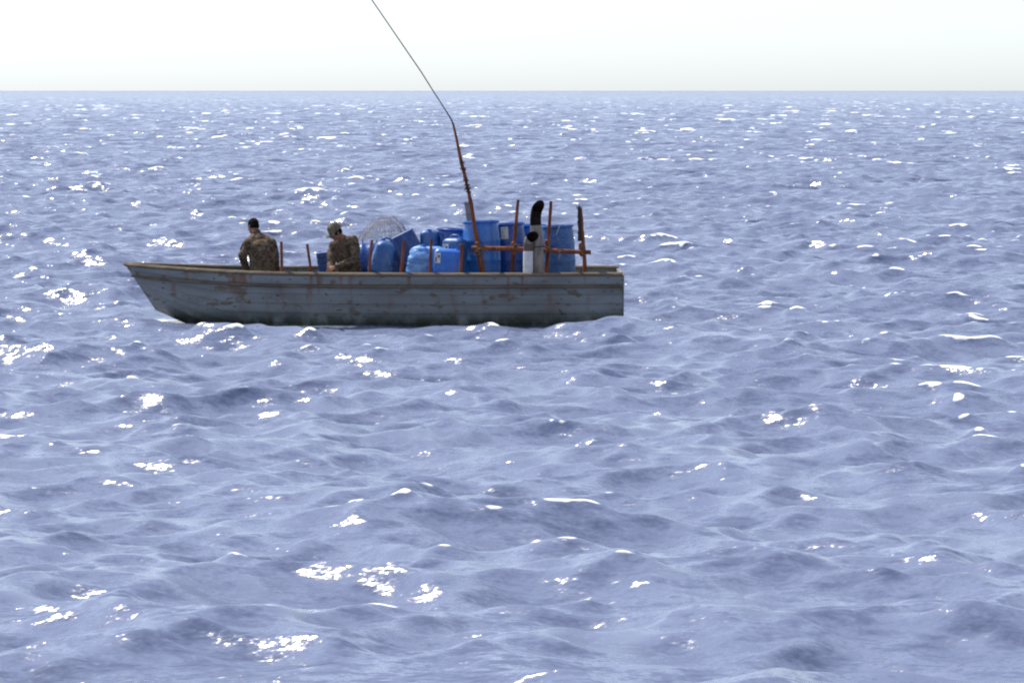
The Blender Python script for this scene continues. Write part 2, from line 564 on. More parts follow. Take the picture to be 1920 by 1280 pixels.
def section(x, inset=0.0):
    """one side of the hull from keel to gunwale"""
    b = max(half_beam(x) - inset, .012)
    t = (x - HULL_X0) / (HULL_X1 - HULL_X0)
    keel = -.38 + .55 * max(0, (.16 - t) / .16) ** 1.5 + inset
    zg = sheer(x)
    pts = [(0, keel), (b * .5, keel + .10), (b * .82, keel + .26)]
    n = 6
    for i in range(n):                         # lapped strakes, each stepping out a little over the one below
        u0, u1 = i / n, (i + 1) / n
        z0 = keel + .26 + (zg - keel - .26) * u0
        z1 = keel + .26 + (zg - keel - .26) * u1
        y0 = b * (.82 + .18 * u0 ** .8); y1 = b * (.82 + .18 * u1 ** .8)
        if not inset:
            pts.append((y0 + .016, z0 + .004))
        pts.append((y1, z1))
    return pts


def hull():
    mb = MB()
    N = 60
    xs = [HULL_X0 + (HULL_X1 - HULL_X0) * (i / N) ** 1.15 for i in range(N + 1)]
    for inset in (0.0, .045):
        rows = []
        for x in xs:
            s = section(x, inset)
            rows.append([Vector((x + rake(x, z), -y, z)) for y, z in s[::-1]] + [Vector((x + rake(x, z), y, z)) for y, z in s[1:]])
        n = len(rows[0])
        v = [p for r_ in rows for p in r_]
        f = [[i * n + j, i * n + j + 1, (i + 1) * n + j + 1, (i + 1) * n + j] for i in range(N) for j in range(n - 1)]
        mb.add(v, f)
    o = mb.build('hull', M['hull'], boat, angle=25)
    tb = MB()
    s = section(HULL_X1)
    ring = [(-y, z) for y, z in s[::-1]] + [(y, z) for y, z in s[1:]]
    tb.rings([[Vector((HULL_X1 - .03, y * .985, z)) for y, z in ring], [Vector((HULL_X1 + .025, y * .985, z)) for y, z in ring]])
    tb.build('transom', M['hull'], boat, smooth=False)
    g = MB()
    for sgn in (-1, 1):
        g.tube([Vector((x + rake(x, sheer(x)), sgn * (half_beam(x) - .015), sheer(x) + .012)) for x in xs], .045, 8, .7)
    g.build('gunwale', M['wood'], boat)
    r = MB()
    for sgn in (-1, 1):
        r.tube([Vector((x + rake(x, sheer(x) - .17), sgn * (half_beam(x) * .985 + .02), sheer(x) - .17)) for x in xs], .03, 8, .7)
    r.build('rubbing_strake', M['wood'], boat)
    fl = MB()
    for i in range(8):
        y = -.95 + i * .27
        xa = HULL_X0 + 1.5 + abs(y) * .9
        fl.box(((xa + HULL_X1 - .1) / 2, y, Z_FLOOR - .02), (HULL_X1 - .1 - xa, .255, .035))
    fl.build('floor', M['wood'], boat, smooth=False)
    dk = MB()
    xm = W(690, 500).x
    for i in range(9):
        y = -1.0 + i * .25
        xa = xm if y < -.05 else W(585, 500).x
        xb = HULL_X1 - .12
        dk.box(((xa + xb) / 2, y, Z_DECK - .025), (xb - xa, .235, .04))
    for x in (W(590, 500).x, xm + .03, W(850, 500).x, W(1000, 500).x, HULL_X1 - .2):
        for y in ((.1, 1.0) if x < xm else (-.9, .1, 1.0)):
            dk.box((x, y, (Z_FLOOR + Z_DECK) / 2 - .03), (.07, .07, Z_DECK - Z_FLOOR - .06))
    dk.build('cargo_deck', M['wood'], boat, smooth=False)
    for i in range(13):
        x = HULL_X0 + 1.0 + i * .5
        for sgn in (-1, 1):
            s = [(y - .06, z) for y, z in section(x, .045)[3:]]
            if x < HULL_X1 - .1:
                MB().tube([Vector((x, sgn * y, z - .01)) for y, z in s], .028, 6).build('rib', M['wood'], boat)


hull()


def rough_bar(a, b, r, jit=.1, seg=10, n=14, flat=1.0):
    a, b = Vector(a), Vector(b)
    rd = [r * (1 + random.uniform(-jit, jit)) for _ in range(n)]
    pts = [a.lerp(b, i / (n - 1)) + Vector((random.uniform(-1, 1), random.uniform(-1, 1), 0)) * r * jit * .7 for i in range(n)]
    return MB().tube(pts, rd, seg, flat)


YP = -.88                                   # the near side's posts and rail
# short stakes along the near gunwale: (top px, top py, px at the gunwale, half width px)
for tx, ty, bx, wpx in ((527.5, 453, 528.5, 2.9), (576, 457.5, 583.5, 2.6), (697.5, 449.5, 692, 2.7), (758, 450, 752, 2.9), (809, 448, 805.5, 2.8), (866, 458, 863.5, 3.2)):
    ys = -(half_beam(W(bx, 512, -1).x) - .075)
    a = W(tx, ty, ys); b = W(bx, 512, ys); b = a + (b - a) * 1.28
    mb = rough_bar(b, a, wpx * PX, .07, n=10)
    mb.build('stake', M['oxide'], boat)
railing = bpy.data.objects.new('railing', None)
COL.objects.link(railing); railing.parent = boat


def lashing(px, py, y, r=.032, n=5, ends=4, seed=0, tall=.05):
    rg = random.Random(seed)
    mb = MB()
    c = W(px, py, y)
    for i in range(n):
        tilt = rg.uniform(-.9, .9)
        rr = r * rg.uniform(1.0, 1.2)
        z0 = rg.uniform(-tall, tall)
        pts = []
        for k in range(15):
            a = k / 14 * 2 * math.pi
            pts.append(c + Vector((math.cos(a) * rr, math.sin(a) * (rr + .02), z0 + math.cos(a) * tilt * rr)))
        mb.tube(pts, .0045, 5)
    for i in range(ends):
        d = Vector((rg.uniform(-1, 1), rg.uniform(-.8, -.1), rg.uniform(-.9, .7))).normalized()
        p0 = c + Vector((d.x * r, -r, d.z * r))
        ln = rg.uniform(.05, .12)
        mb.tube([p0, p0 + d * ln * .5 + Vector((0, 0, .008)), p0 + d * ln + Vector((rg.uniform(-.02, .02), 0, -.02))], [.005, .004, .0025], 5)
    return mb.build('lashing', M['twine'], railing)


def post(tx, ty, bx, by, wt, wb, m, y=YP, n=16):
    a = W(tx, ty, y); b = W(bx, by, y); b = a + (b - a) * 1.10
    rd = [(wb + (wt - wb) * i / (n - 1)) * PX * (1 + random.uniform(-.06, .06)) for i in range(n)]
    pts = [b.lerp(a, i / (n - 1)) + Vector((random.uniform(-1, 1), 0, 0)) * .003 for i in range(n)]
    return MB().tube(pts, rd, 10).build('post', M[m], railing)


post(881, 371, 906, 522, 3.3, 5.4, 'oxide_orange', YP + .02)
post(971.5, 374.5, 958.5, 522, 3.0, 4.0, 'oxide', YP + .075)
post(1033, 377, 1023.5, 522, 3.0, 4.2, 'oxide', YP + .075)
ps = post(1088.5, 390, 1098.5, 522, 2.9, 4.4, 'oxide', YP + .02)
# the four braces at the joints
for px, py, wd, hg in ((896, 466, 6.5, 9), (963, 466, 6, 9), (1026, 462, 6, 9), (1090, 468, 6.5, 8)):
    MB().capsule(W(px - .8, py - hg, YP - .025), W(px + 1.0, py + hg, YP - .025), wd * PX * .72, wd * PX * .8, 10).build('bracket', M['oxide'], railing)
# rail in one length, sagging a little
mb = MB()
pl = [(884, 465), (905, 465.5), (940, 466), (968, 466.5), (1000, 468), (1030, 469.5), (1065, 471.5), (1085, 472.5), (1108, 473)]
mb.tube([W(x, y, YP - .055) for x, y in pl], [4.0 * PX * (1 + random.uniform(-.05, .05)) for _ in pl], 12)
mb.build('rail', M['oxide'], railing)
lashing(897, 470, YP - .02, .046, 6, 12, 3, .06)
lashing(906, 464, YP - .05, .036, 3, 6, 8, .02)
lashing(962, 464, YP - .02, .040, 5, 6, 4, .05)
lashing(1026, 468, YP - .02, .040, 4, 5, 5, .04)
lashing(1051, 470, YP - .055, .038, 2, 1, 6, .01)
lashing(1092, 472, YP - .02, .042, 4, 3, 7, .03)
# dark tape wound round the last post, a frayed tuft on its tip
mb = MB()
rg = random.Random(5)
tp = [W(1086 + .02 * k + rg.uniform(-.6, .6), 392 + k, YP - .012) for k in range(0, 62, 4)]
mb.tube(tp, [.030 * (1 + rg.uniform(-.18, .18)) for _ in tp], 8)
for i in range(7):
    p0 = W(1086 + rg.uniform(-2, 2), 392, YP)
    mb.tube([p0, p0 + Vector((rg.uniform(-.03, .03), 0, .02)), p0 + Vector((rg.uniform(-.06, .05), 0, rg.uniform(.03, .06)))], [.008, .007, .004], 5)
mb.build('tape_wrap', M['tape'], railing)


# ------------------------------------------------------------------ exhaust pipes
def hollow_pipe(path, rad, seg, mt, wall=.012, name='pipe', parent=None, depth=.28):
    """an open ended pipe: outer skin, lip and a dark bore"""
    path = [Vector(p) for p in path]
    o = MB().tube(path, rad, seg, cap=False)
    return o


def exhaust(path, rad, y, wall, top_cut, mats, label=None):
    """path from low to high; the mouth is cut by a plane tilted to face top_cut"""
    root = bpy.data.objects.new('exhaust_pipe', None)
    COL.objects.link(root); root.parent = boat
    if label:
        root['label'] = label
    n = len(path); seg = 24
    rings_o, rings_i = [], []
    prev = None
    for i, p in enumerate(path):
        t = (path[min(i + 1, n - 1)] - path[max(i - 1, 0)]).normalized()
        a = prev if prev is not None else Vector((0, 1, 0))
        a = (a - t * a.dot(t)).normalized(); prev = a
        b = t.cross(a)
        ro = [p + a * (math.cos(k / seg * 2 * math.pi) * rad[i]) + b * (math.sin(k / seg * 2 * math.pi) * rad[i]) for k in range(seg)]
        ri = [p + (q - p) * ((rad[i] - wall) / rad[i]) for q in ro]
        if i == n - 1:                       # oblique cut of the mouth
            for lst in (ro, ri):
                for q in range(seg):
                    dd = (lst[q] - p).dot(top_cut)
                    lst[q] = lst[q] - t * dd
        rings_o.append(ro); rings_i.append(ri)
    return root, rings_o, rings_i


def pipe_parts(root, ro, ri, splits):
    """splits: list of (name, material, first ring, last ring) of the outer skin"""
    for name, m, a, b in splits:
        MB().rings(ro[a:b + 1], False, False).build(name, M[m], root, angle=60)
    lip = MB(); lip.rings([ro[-1], ri[-1]], False, False)
    inner = ri[-6:][::-1]
    lip.rings(inner, False, True)
    lip.build('bore', M['soot'], root, angle=60)


YX = -1.05
# tall pipe: straight, then bent over towards the viewer's right
pth = [W(x, y, yy) for x, y, yy in ((1007.5, 536, YX + .02), (1007.5, 528, YX + .02), (1008.5, 510, YX + .02), (1008, 487, YX + .02), (1007.5, 470, YX + .02), (1006.5, 452, YX + .02), (1005.5, 436, YX + .02), (1004.4, 422, YX + .02), (1004.0, 412, YX + .015), (1004.4, 404, YX + .005), (1005.4, 398, YX - .01), (1006.8, 393, YX - .03), (1008.4, 389.5, YX - .05))]
rd = [11.4 * PX] * 5 + [11.3 * PX, 11.0 * PX, 10.4 * PX, 10.2 * PX, 10.2 * PX, 10.2 * PX, 10.2 * PX, 10.2 * PX]
root, ro, ri = exhaust(pth, rd, YX, .008, Vector((-.35, -1.25, 0)), None, 'taller exhaust pipe with sooty mouth bent towards the viewer')
pipe_parts(root, ro, ri, [('pipe_body', 'steel', 0, 7), ('sooty_bend', 'soot', 7, 12)])
MB().tube([W(1008 + math.cos(a) * 11.8, 463 - math.cos(a) * 1.6, YX + .02 - math.sin(a) * 11.8 * PX) for a in [k / 16 * 2 * math.pi for k in range(17)]], .007, 6).build('wire_band', M['tape'], root)
# short pipe: cut obliquely, its mouth facing the viewer
pth = [W(x, y, yy) for x, y, yy in ((990, 536, YX - .09), (990, 528, YX - .09), (990, 520, YX - .09), (990, 488, YX - .09), (990.2, 470.5, YX - .09), (990.5, 462, YX - .09), (991, 455, YX - .10), (992.6, 450.5, YX - .115), (995.0, 447, YX - .135), (997.6, 444.2, YX - .16))]
rd = [9.0 * PX] * 6 + [9.2 * PX, 9.4 * PX, 9.6 * PX, 9.8 * PX]
root, ro, ri = exhaust(pth, rd, YX, .008, Vector((-.45, -.75, 0)), None, 'shorter exhaust pipe with open mouth and white wrapped lower half')
pipe_parts(root, ro, ri, [('white_wrap', 'whitewrap', 0, 4), ('lagging', 'lagging', 4, 6), ('elbow', 'steel', 6, 9)])
bkt = MB()
for px, y in ((1008, YX + .02), (990, YX - .09)):
    a = W(px, 524, y); bkt.box((a.x, (a.y - 1.22) / 2, a.z), (.05, 1.22 + a.y + .06, .05))
bkt.build('pipe_bracket', M['oxide'], boat, smooth=False)

# ------------------------------------------------------------------ mast with whip rod
b0 = W(883, 372, YP - .06)
mast = thing('antenna_mast', b0, 'reddish pole lashed to the leaning post with a long thin dark rod slanting up', 'antenna')
mb = MB()
rg = random.Random(2)
pp = [(884, 386), (881.5, 374), (879, 363), (874, 340), (869, 319), (864, 300), (860, 280), (856.5, 262), (850, 234)]
mb.tube([W(x, y, YP - .05) - b0 for x, y in pp], [v * PX * (1 + rg.uniform(-.12, .12)) for v in (3.6, 3.5, 3.4, 3.6, 3.4, 3.3, 2.9, 2.6, 2.0)], 10)
mb.build('pole', M['oxide'], mast)
mb = MB()
for px, py, r_ in ((865.5, 305, 3.6), (869, 318, 4.1), (873.5, 337, 4.4), (877, 353, 4.6), (875.5, 347, 4.5), (878.5, 360, 4.4)):
    c = W(px, py, YP - .05) - b0
    mb = MB()
    mb.tube([c + Vector((math.cos(a) * r_ * PX * rg.uniform(.95, 1.15), math.sin(a) * r_ * PX * 1.1, rg.uniform(-.012, .012))) for a in [k / 12 * 2 * math.pi for k in range(13)]], .008, 5)
    for q in range(3):
        e = c + Vector((rg.uniform(-1, 1) * .035, -.035, rg.uniform(-.03, .03)))
        mb.tube([e, e + Vector((rg.uniform(-1, 1.3) * .03, -.01, rg.uniform(-.02, .03))), e + Vector((rg.uniform(-1, 1.3) * .05, -.01, rg.uniform(-.06, .02)))], [.006, .005, .003], 5)
    mb.build('binding', M['tape'], mast)
wp = [(851, 240), (849.5, 232), (845.6, 223), (833, 203), (811, 169), (789, 134), (758, 89), (730, 48), (697, 0), (655, -62), (610, -130), (560, -208)]
MB().tube([W(x, y, YP - .05) - b0 for x, y in wp], [1.8 * PX, 1.6 * PX, 1.3 * PX] + [1.0 * PX] * 6 + [.9 * PX, .8 * PX, .6 * PX], 8).build('whip_rod', M['whip'], mast)

b0 = W(885, 521, -.17); b0.z = Z_DECK
bd = thing('grey_board', b0, 'narrow grey board leaning behind the slanting rusty post and above the largest drum', 'board')
mb = MB()
q0, q1 = W(898, 520, -.17) - b0, W(878.5, 378.5, -.17) - b0
d = (q1 - q0).normalized()
sx = Vector((d.z, 0, -d.x))
rgs = [[q0 + (q1 - q0) * u + sx * (8.2 * PX * s1) + Vector((0, .014 * s2, 0)) for s1, s2 in ((-1, -1), (1, -1), (1, 1), (-1, 1))] for u in (0, .3, .6, .97, 1)]
mb.rings(rgs)
mb.build('plank', M['greyboard'], bd, smooth=False)

# ------------------------------------------------------------------ drums
GD = 'blue plastic drums on the boat'


def drum(px_left, px_right, py_top, y, label, m='drum', tilt=0.0, pitch=0.0, h=.89, parts=True, bung=True):
    r0 = .287
    cx = (px_left + px_right) / 2
    top = W(cx, py_top, y)
    k = (px_right - px_left) * PX / (2 * r0) * (D + y) / D
    hh = top.z - Z_DECK
    base = Vector((top.x - math.tan(R(tilt)) * hh, y, Z_DECK + .0))
    t = thing('blue_drum', base, label, 'drum', GD, (R(pitch), R(tilt), random.uniform(-.4, .4) * 0))
    q = k
    # blow-moulded barrel: foot ring, bulged belly with two hoops, drawn-in shoulder, top chime
    prof = [(.20, .012), (.262, .0), (.272, .012), (.275, .05), (.283, .11), (.288, .2), (.2915, .27), (.297, .285), (.297, .31), (.2925, .325), (.293, .44), (.2925, .56), (.297, .575), (.297, .60), (.291, .615), (.286, .70), (.278, .78), (.270, .83), (.266, .845)]
    prof = [(r * q, z / .89 * hh) for r, z in prof]
    MB().lathe(prof, 48, cap1=False).build('shell', M[m], t)
    top_p = [(.266, .842), (.271, .848), (.286, .852), (.290, .862), (.290, .882), (.284, .89), (.272, .89), (.266, .882), (.262, .868), (.20, .866), (.05, .868), (.004, .868)]
    top_p = [(r * q, z / .89 * hh) for r, z in top_p]
    MB().lathe(top_p, 48, cap0=False).build('lid', M[m], t)
    for sx_ in (-1, 1):
        MB().lathe([(.034, 0), (.034, .014), (.028, .018), (.004, .018)], 14, Matrix.Translation((sx_ * .15 * q, -.05, .866 / .89 * hh))).build('bung', M['cap'], t)
    t['_r'] = .292 * q; t['_h'] = hh
    return t


def wrap_patch(t, x0, x1, z0, z1, name, m, r, off=.003, rot=0.0, n=10):
    """a patch lying on the drum's side facing the viewer, x measured across the face"""
    mb = MB()
    o, i_ = [], []
    for s in range(n + 1):
        x = x0 + (x1 - x0) * s / n
        for z in (z0, z1):
            xx = x + rot * (z - (z0 + z1) / 2)
            yy = -math.sqrt(max((r + off) ** 2 - xx * xx, 1e-5))
            yi = -math.sqrt(max((r + off - .004) ** 2 - xx * xx, 1e-5))
            o.append(Vector((xx, yy, z))); i_.append(Vector((xx, yi, z)))
    v = o + i_
    m2 = len(o)
    f = []
    for s in range(n):
        a = s * 2
        f.append([a, a + 2, a + 3, a + 1])
        f.append([a + m2, a + 1 + m2, a + 3 + m2, a + 2 + m2])
        f.append([a, a + m2, a + 2 + m2, a + 2]); f.append([a + 1, a + 3, a + 3 + m2, a + 1 + m2])
    f.append([0, 1, 1 + m2, m2]); f.append([m2 - 2, 2 * m2 - 2, 2 * m2 - 1, m2 - 1])
    mb.add(v, f)
    return mb.build(name, M[m], t, smooth=False)


drum(867, 936, 413.5, -.50, 'largest and tallest blue drum, standing behind the slanting rusty post', 'drum', -2.2, -1.5)
d2 = drum(915, 983, 418, -.02, 'blue drum with a white paper label, just right of the tallest drum', 'drum_deep', -4.5, 0)
rr = d2['_r']
# white paper label on the second drum: photo x 939..953, y 424..448
def on_drum(t, px, py):
    p = W(px, py, t.location.y - .2)
    m = Matrix.Rotation(-t.rotation_euler.y, 3, 'Y')
    return m @ (p - t.location)
la, lb = on_drum(d2, 940, 448.5), on_drum(d2, 952, 424.5)
wrap_patch(d2, min(la.x, lb.x), max(la.x, lb.x) , la.z, lb.z, 'label', 'label', rr, .004)
la, lb = on_drum(d2, 957, 438), on_drum(d2, 966, 437)
wrap_patch(d2, la.x, lb.x, la.z, la.z + .012, 'print', 'print', rr, .004)
drum(958, 1024, 420.5, .52, 'blue drum half hidden behind the tall exhaust pipe', 'drum', -2, 0)
d4 = drum(1016, 1075, 422, -.28, 'dull blue drum with worn white print, nearest the right end of the railing', 'drum_faded', -3.0, 0)
rr = d4['_r']
for x0, x1, py, hgt in ((1034, 1070, 444, .012), (1043, 1050, 449, .05), (1052, 1058, 449.5, .03), (1044, 1049, 457, .03), (1054, 1064, 455, .018), (1053, 1061, 460, .03), (1034, 1042, 453, .02)):
    a_, b_ = on_drum(d4, x0, py + hgt / 2 / PX), on_drum(d4, x1, py)
    wrap_patch(d4, a_.x, b_.x, a_.z, a_.z + hgt, 'print', 'print', rr, .003)
a_ = on_drum(d4, 1047, 430)
wrap_patch(d4, a_.x - .012, a_.x - .002, a_.z - .08, a_.z + .06, 'scrape', 'label', rr, .003, .45)
drum(819, 888, 428.5, .02, 'dark blue drum standing behind the boxy can on the left of the tallest drum', 'drum_deep', 2.5, 0, bung=False)


# a drum lying on its side behind the capped person
def lying(px0, px1, py_top, y, label, m, r=.27):
    a = W(px0, py_top, y); b = W(px1, py_top, y)
    t = thing('blue_drum', ((a.x + b.x) / 2, y, Z_DECK), label, 'drum', GD)
    L_ = b.x - a.x
    zz = a.z - Z_DECK - r
    mm = Matrix.Translation((-L_ / 2, 0, zz)) @ Matrix.Rotation(math.pi / 2, 4, 'Y')
    prof = [(.02, .02), (.24, .02), (.262, .0), (.27, .02), (.27, .2), (.277, .215), (.277, .24), (.27, .26), (.27, L_ - .26), (.277, L_ - .24), (.277, L_ - .215), (.27, L_ - .2), (.27, L_ - .02), (.262, L_), (.24, L_ - .02), (.02, L_ - .02)]
    MB().lathe(prof, 40, mm).build('shell', M[m], t)
    for s in (-1, 1):
        MB().box((s * L_ * .3, 0, max(zz - r + .02, .05) / 2), (.08, .4, max(zz - r + .02, .05))).build('chock', M['wood'], t, smooth=False)
    return t


lying(652, 722, 455, .62, 'navy drum lying on its side behind the capped person and the net', 'drum_deep')

# ------------------------------------------------------------------ jerrycans
GJ = 'blue plastic cans stacked on the boat'


def rrect(w_, d_, r, z, n=6):
    pts = []
    r = min(r, w_ / 2 - .001, d_ / 2 - .001)
    for cx, cy, a0 in ((w_ / 2 - r, d_ / 2 - r, 0), (-w_ / 2 + r, d_ / 2 - r, 90), (-w_ / 2 + r, -d_ / 2 + r, 180), (w_ / 2 - r, -d_ / 2 + r, 270)):
        for k in range(n):
            a = R(a0 + 90 * k / (n - 1))
            pts.append(Vector((cx + r * math.cos(a), cy + r * math.sin(a), z)))
    return pts


def can_body(w_, d_, h_, rc=.06, sh=.10, taper=.04, groove=True, crumple=0.0, seed=0):
    rings = []
    n = 46
    for i in range(n + 1):
        u = i / n
        z = u * h_
        k = 1 - taper * (1 - u)
        ins = 0
        if z < .03:
            ins = .03 - math.sqrt(max(.03 ** 2 - (.03 - z) ** 2, 0))
        if z > h_ - sh:
            v = (z - (h_ - sh)) / sh
            ins = sh * .95 * (1 - math.sqrt(max(1 - v * v, 0)))
        if groove:
            for g in (.3, .52, .74):
                ins += .008 * math.exp(-((u - g) / .018) ** 2)
        ww, dd = max(w_ * k - 2 * ins, .03), max(d_ * k - 2 * ins, .03)
        rings.append(rrect(ww, dd, rc, z))
    if crumple:
        for r_ in rings:
            for p in r_:
                q = p * 7 + Vector((seed, seed * 2, 0))
                a = noise.noise(q) + .6 * noise.noise(q * 2.1) + .5 * abs(noise.noise(q * 3.3))
                c = Vector((p.x, p.y, 0))
                if c.length > 0:
                    p += c.normalized() * a * crumple
                p.z += noise.noise(q + Vector((9, 9, 9))) * crumple * .6
    return rings


def can(px, py_base, y, w_, d_, h_, label, m='can', roty=0, rotz=0, rotx=0, rc=.06, sh=.10, taper=.04, handle=True, capx=.0, crumple=0.0, seed=0, loc=None, hand_axis='x', groove=True):
    base = loc or W(px, py_base, y)
    t = thing('jerrycan', base, label, 'jerrycan', GJ, (R(rotx), R(roty), R(rotz)))
    MB().rings(can_body(w_, d_, h_, rc, sh, taper, groove, crumple, seed)).build('body', M[m], t, angle=50)
    if handle:
        hw = (w_ if hand_axis == 'x' else d_) * .24
        ax = Vector((1, 0, 0)) if hand_axis == 'x' else Vector((0, 1, 0))
        off = Vector((0, 0, h_ - .03))
        pts = [off + ax * (-hw) + Vector((0, 0, .0)), off + ax * (-hw * .9) + Vector((0, 0, .05)), off + ax * (-hw * .5) + Vector((0, 0, .068)), off + ax * (hw * .5) + Vector((0, 0, .068)), off + ax * (hw * .9) + Vector((0, 0, .05)), off + ax * hw]
        MB().tube(pts, .017, 10).build('handle', M[m], t)
    cm = Matrix.Translation((capx * w_, 0 if hand_axis == 'x' else -d_ * .30, h_ - .035))
    MB().lathe([(.036, 0), (.036, .04), (.032, .046), (.003, .046)], 18, cm).build('cap', M['cap'], t)
    return t


def can_label(t, x0, x1, z0, z1, yf, marks=()):
    MB().box(((x0 + x1) / 2, yf - .003, (z0 + z1) / 2), (x1 - x0, .005, z1 - z0)).build('label', M['label'], t, smooth=False)
    if marks:
        mb = MB()
        for a, b, c, d_ in marks:
            mb.box((x0 + (a + b) / 2 * (x1 - x0), yf - .007, z0 + (c + d_) / 2 * (z1 - z0)), ((b - a) * (x1 - x0), .003, (d_ - c) * (z1 - z0)))
        mb.build('print', M['ink'], t, smooth=False)


def rest(px, y):                              # a spot on the cargo deck
    p = W(px, 521, y); p.z = Z_DECK
    return p


# upright narrow can with rounded top, between the tilted can and the drum behind
p = rest(805, -.10); hC = W(805, 430.5, -.10).z - p.z
can(0, 0, 0, 35 * PX, .30, hC, 'upright teal-blue can with rounded shoulders and centred cap, left of the drum behind', 'can', rc=.07, sh=.085, taper=.10, loc=p, handle=False, hand_axis='y', capx=0, groove=False)
# big tilted can
pt = W(751.5, 437.5, -.18); up = Vector((math.sin(R(-27)), 0, math.cos(R(-27))))
can(0, 0, 0, 47 * PX, .31, .50, 'large navy can tipped over to the left with one sharp corner pointing up', 'can_dark', roty=-27, loc=pt - up * .50, rc=.03, sh=.025, taper=.0, handle=False, capx=.3, groove=False, crumple=.006, seed=4)
# slumped can in front of it
pt = W(727, 451.5, -.62); up = Vector((math.sin(R(17)), 0, math.cos(R(17))))
can(0, 0, 0, 36 * PX, .26, .52, 'mid-blue can with pale rounded edge leaning against the large tipped can', 'can', roty=17, rotz=8, loc=pt - up * .52, rc=.07, sh=.13, taper=-.10, handle=True, capx=-.25, crumple=.010, seed=8, groove=False)
# pale crumpled jug
p = rest(783, -.86); hh = W(783, 459, -.86).z - p.z
can(0, 0, 0, 40 * PX, .28, hh, 'pale blue crumpled plastic can between two stakes', 'can_pale', roty=6, loc=p, rc=.11, sh=.19, taper=-.08, handle=False, capx=.1, crumple=.034, seed=3, groove=False)
# boxy can with label
p = rest(853, -.86); p.y = -.80; hh = W(853, 446, -.80).z - p.z
t = can(0, 0, 0, 38 * PX, .30, hh, 'boxy blue can with a white label beside the tallest drum', 'can', rotz=-27, loc=p, rc=.045, sh=.085, taper=.02, handle=True, capx=.32)
can_label(t, -.13, -.03, hh * .70, hh * .70 + .105, -.150, ((.3, .75, .2, .35), (.5, .85, .42, .7), (.2, .4, .75, .85)))
# low front can with label
p = rest(838, -1.02); hh = W(838, 466, -1.02).z - p.z
t = can(0, 0, 0, 54 * PX, .17, hh, 'low bright blue can with a small label in front of the boxy can', 'can_mid', loc=p, rc=.06, sh=.09, taper=.0, handle=False, capx=.3, groove=False, roty=3, crumple=.004)
can_label(t, -.205, -.115, hh * .55, hh * .86, -.085, ((.15, .4, .1, .6), (.55, .9, .55, .8)))
# can behind it, only its pale shoulder seen
p = rest(812, -.52); hh = W(812, 462, -.52).z - p.z
can(0, 0, 0, 40 * PX, .24, hh, 'dull blue can with a pale dusty shoulder behind the low bright can', 'can_pale', loc=p, rc=.06, sh=.07, handle=False)
# far left tub
p = rest(613, .40); hh = W(613, 471, .40).z - p.z
can(0, 0, 0, 30 * PX, .3, hh, 'deep blue can left of the capped person, its top just showing', 'can_dark', loc=p, rc=.04, sh=.03, handle=False, roty=-6, capx=-.3)
# one more at the foot of the lying drum
p = rest(754, .22); hh = W(754, 458, .22).z - p.z
can(0, 0, 0, 44 * PX, .25, hh, 'navy can wedged under and behind the large tipped can', 'can_dark', loc=p, rc=.04, sh=.06, handle=False, capx=.2)

# ------------------------------------------------------------------ bundle of net
def net_bundle():
    b0 = rest(715, .18); b0.y = .60
    t = thing('net_bundle', b0, 'see-through heap of thin grey wire netting behind the tilted blue cans', 'net')
    rg = random.Random(9)
    mb = MB()
    cx = W(718, 450, .6) - b0
    hw, hh, hd = 50 * PX, 49 * PX, .24

    def top(u):                                # outline of the heap seen from the side, u in -1..1
        s = max(0, 1 - abs(u) ** 2.3)
        return hh * s ** (.62 if u > 0 else .95) * (1 + .18 * u if u < .75 else 1.0) / 1.06
    def P(u, v, jz=0.0):
        return Vector((cx.x + hw * u + .02 * noise.noise(Vector((u * 6, v * 6, 1))), hd * math.cos(v * math.pi) * math.sqrt(max(0, 1 - u * u * .8)), cx.z - .02 + top(u) * (math.sin(v * math.pi) ** .8) * (1 + .22 * noise.noise(Vector((u * 4, v * 4, 4)))) + jz))
    mb2 = MB()
    nu, nv = 22, 20
    for layer in range(2):
        k = 1 - .16 * layer
        o = layer * 2.7
        for i in range(nu):
            u = -1 + 2 * (i + .5) / nu
            mb2.tube([P(min(max(u + .07 * noise.noise(Vector((u * 9, j * .7, o))), -.99), .99), j / nv) * 1 - Vector((0, 0, 0)) if layer == 0 else Vector((cx.x, 0, cx.z)).lerp(P(min(max(u + .09 * noise.noise(Vector((u * 9, j * .7, o))), -.99), .99), j / nv), k) for j in range(nv + 1)], .0016, 4)
        for j in range(1, nv):
            v = j / nv
            mb2.tube([(Vector((cx.x, 0, cx.z)).lerp(P(-.98 + 1.96 * i / nu, min(max(v + .05 * noise.noise(Vector((i * .6, v * 9, o + 5))), .01), .99)), k)) for i in range(nu + 1)], .0016, 4)
    mb2.build('mesh', M['net'], t)
    rim = MB()
    for s in range(4):
        rim.tube([P(-.2 + 1.17 * i / 20 , .5 + .03 * s - .05 + .02 * noise.noise(Vector((i * .5, s, 0)))) for i in range(21)], .0032, 5)
    rim.build('edge_cord', M['net'], t)
    # a frame that keeps the heap up off the deck
    leg = MB()
    for sx_ in (-.8, -.25, .3, .85):
        leg.tube([Vector((cx.x + hw * sx_, -.1, .0)), Vector((cx.x + hw * sx_ * .95, 0, cx.z))], .012, 6)
    leg.build('support', M['net'], t)


net_bundle()


# ------------------------------------------------------------------ people
def frame(f, u):
    f = Vector(f).normalized(); u = Vector(u)
    u = (u - f * u.dot(f)).normalized()
    r = f.cross(u)                             # the person's right
    return r, f, u


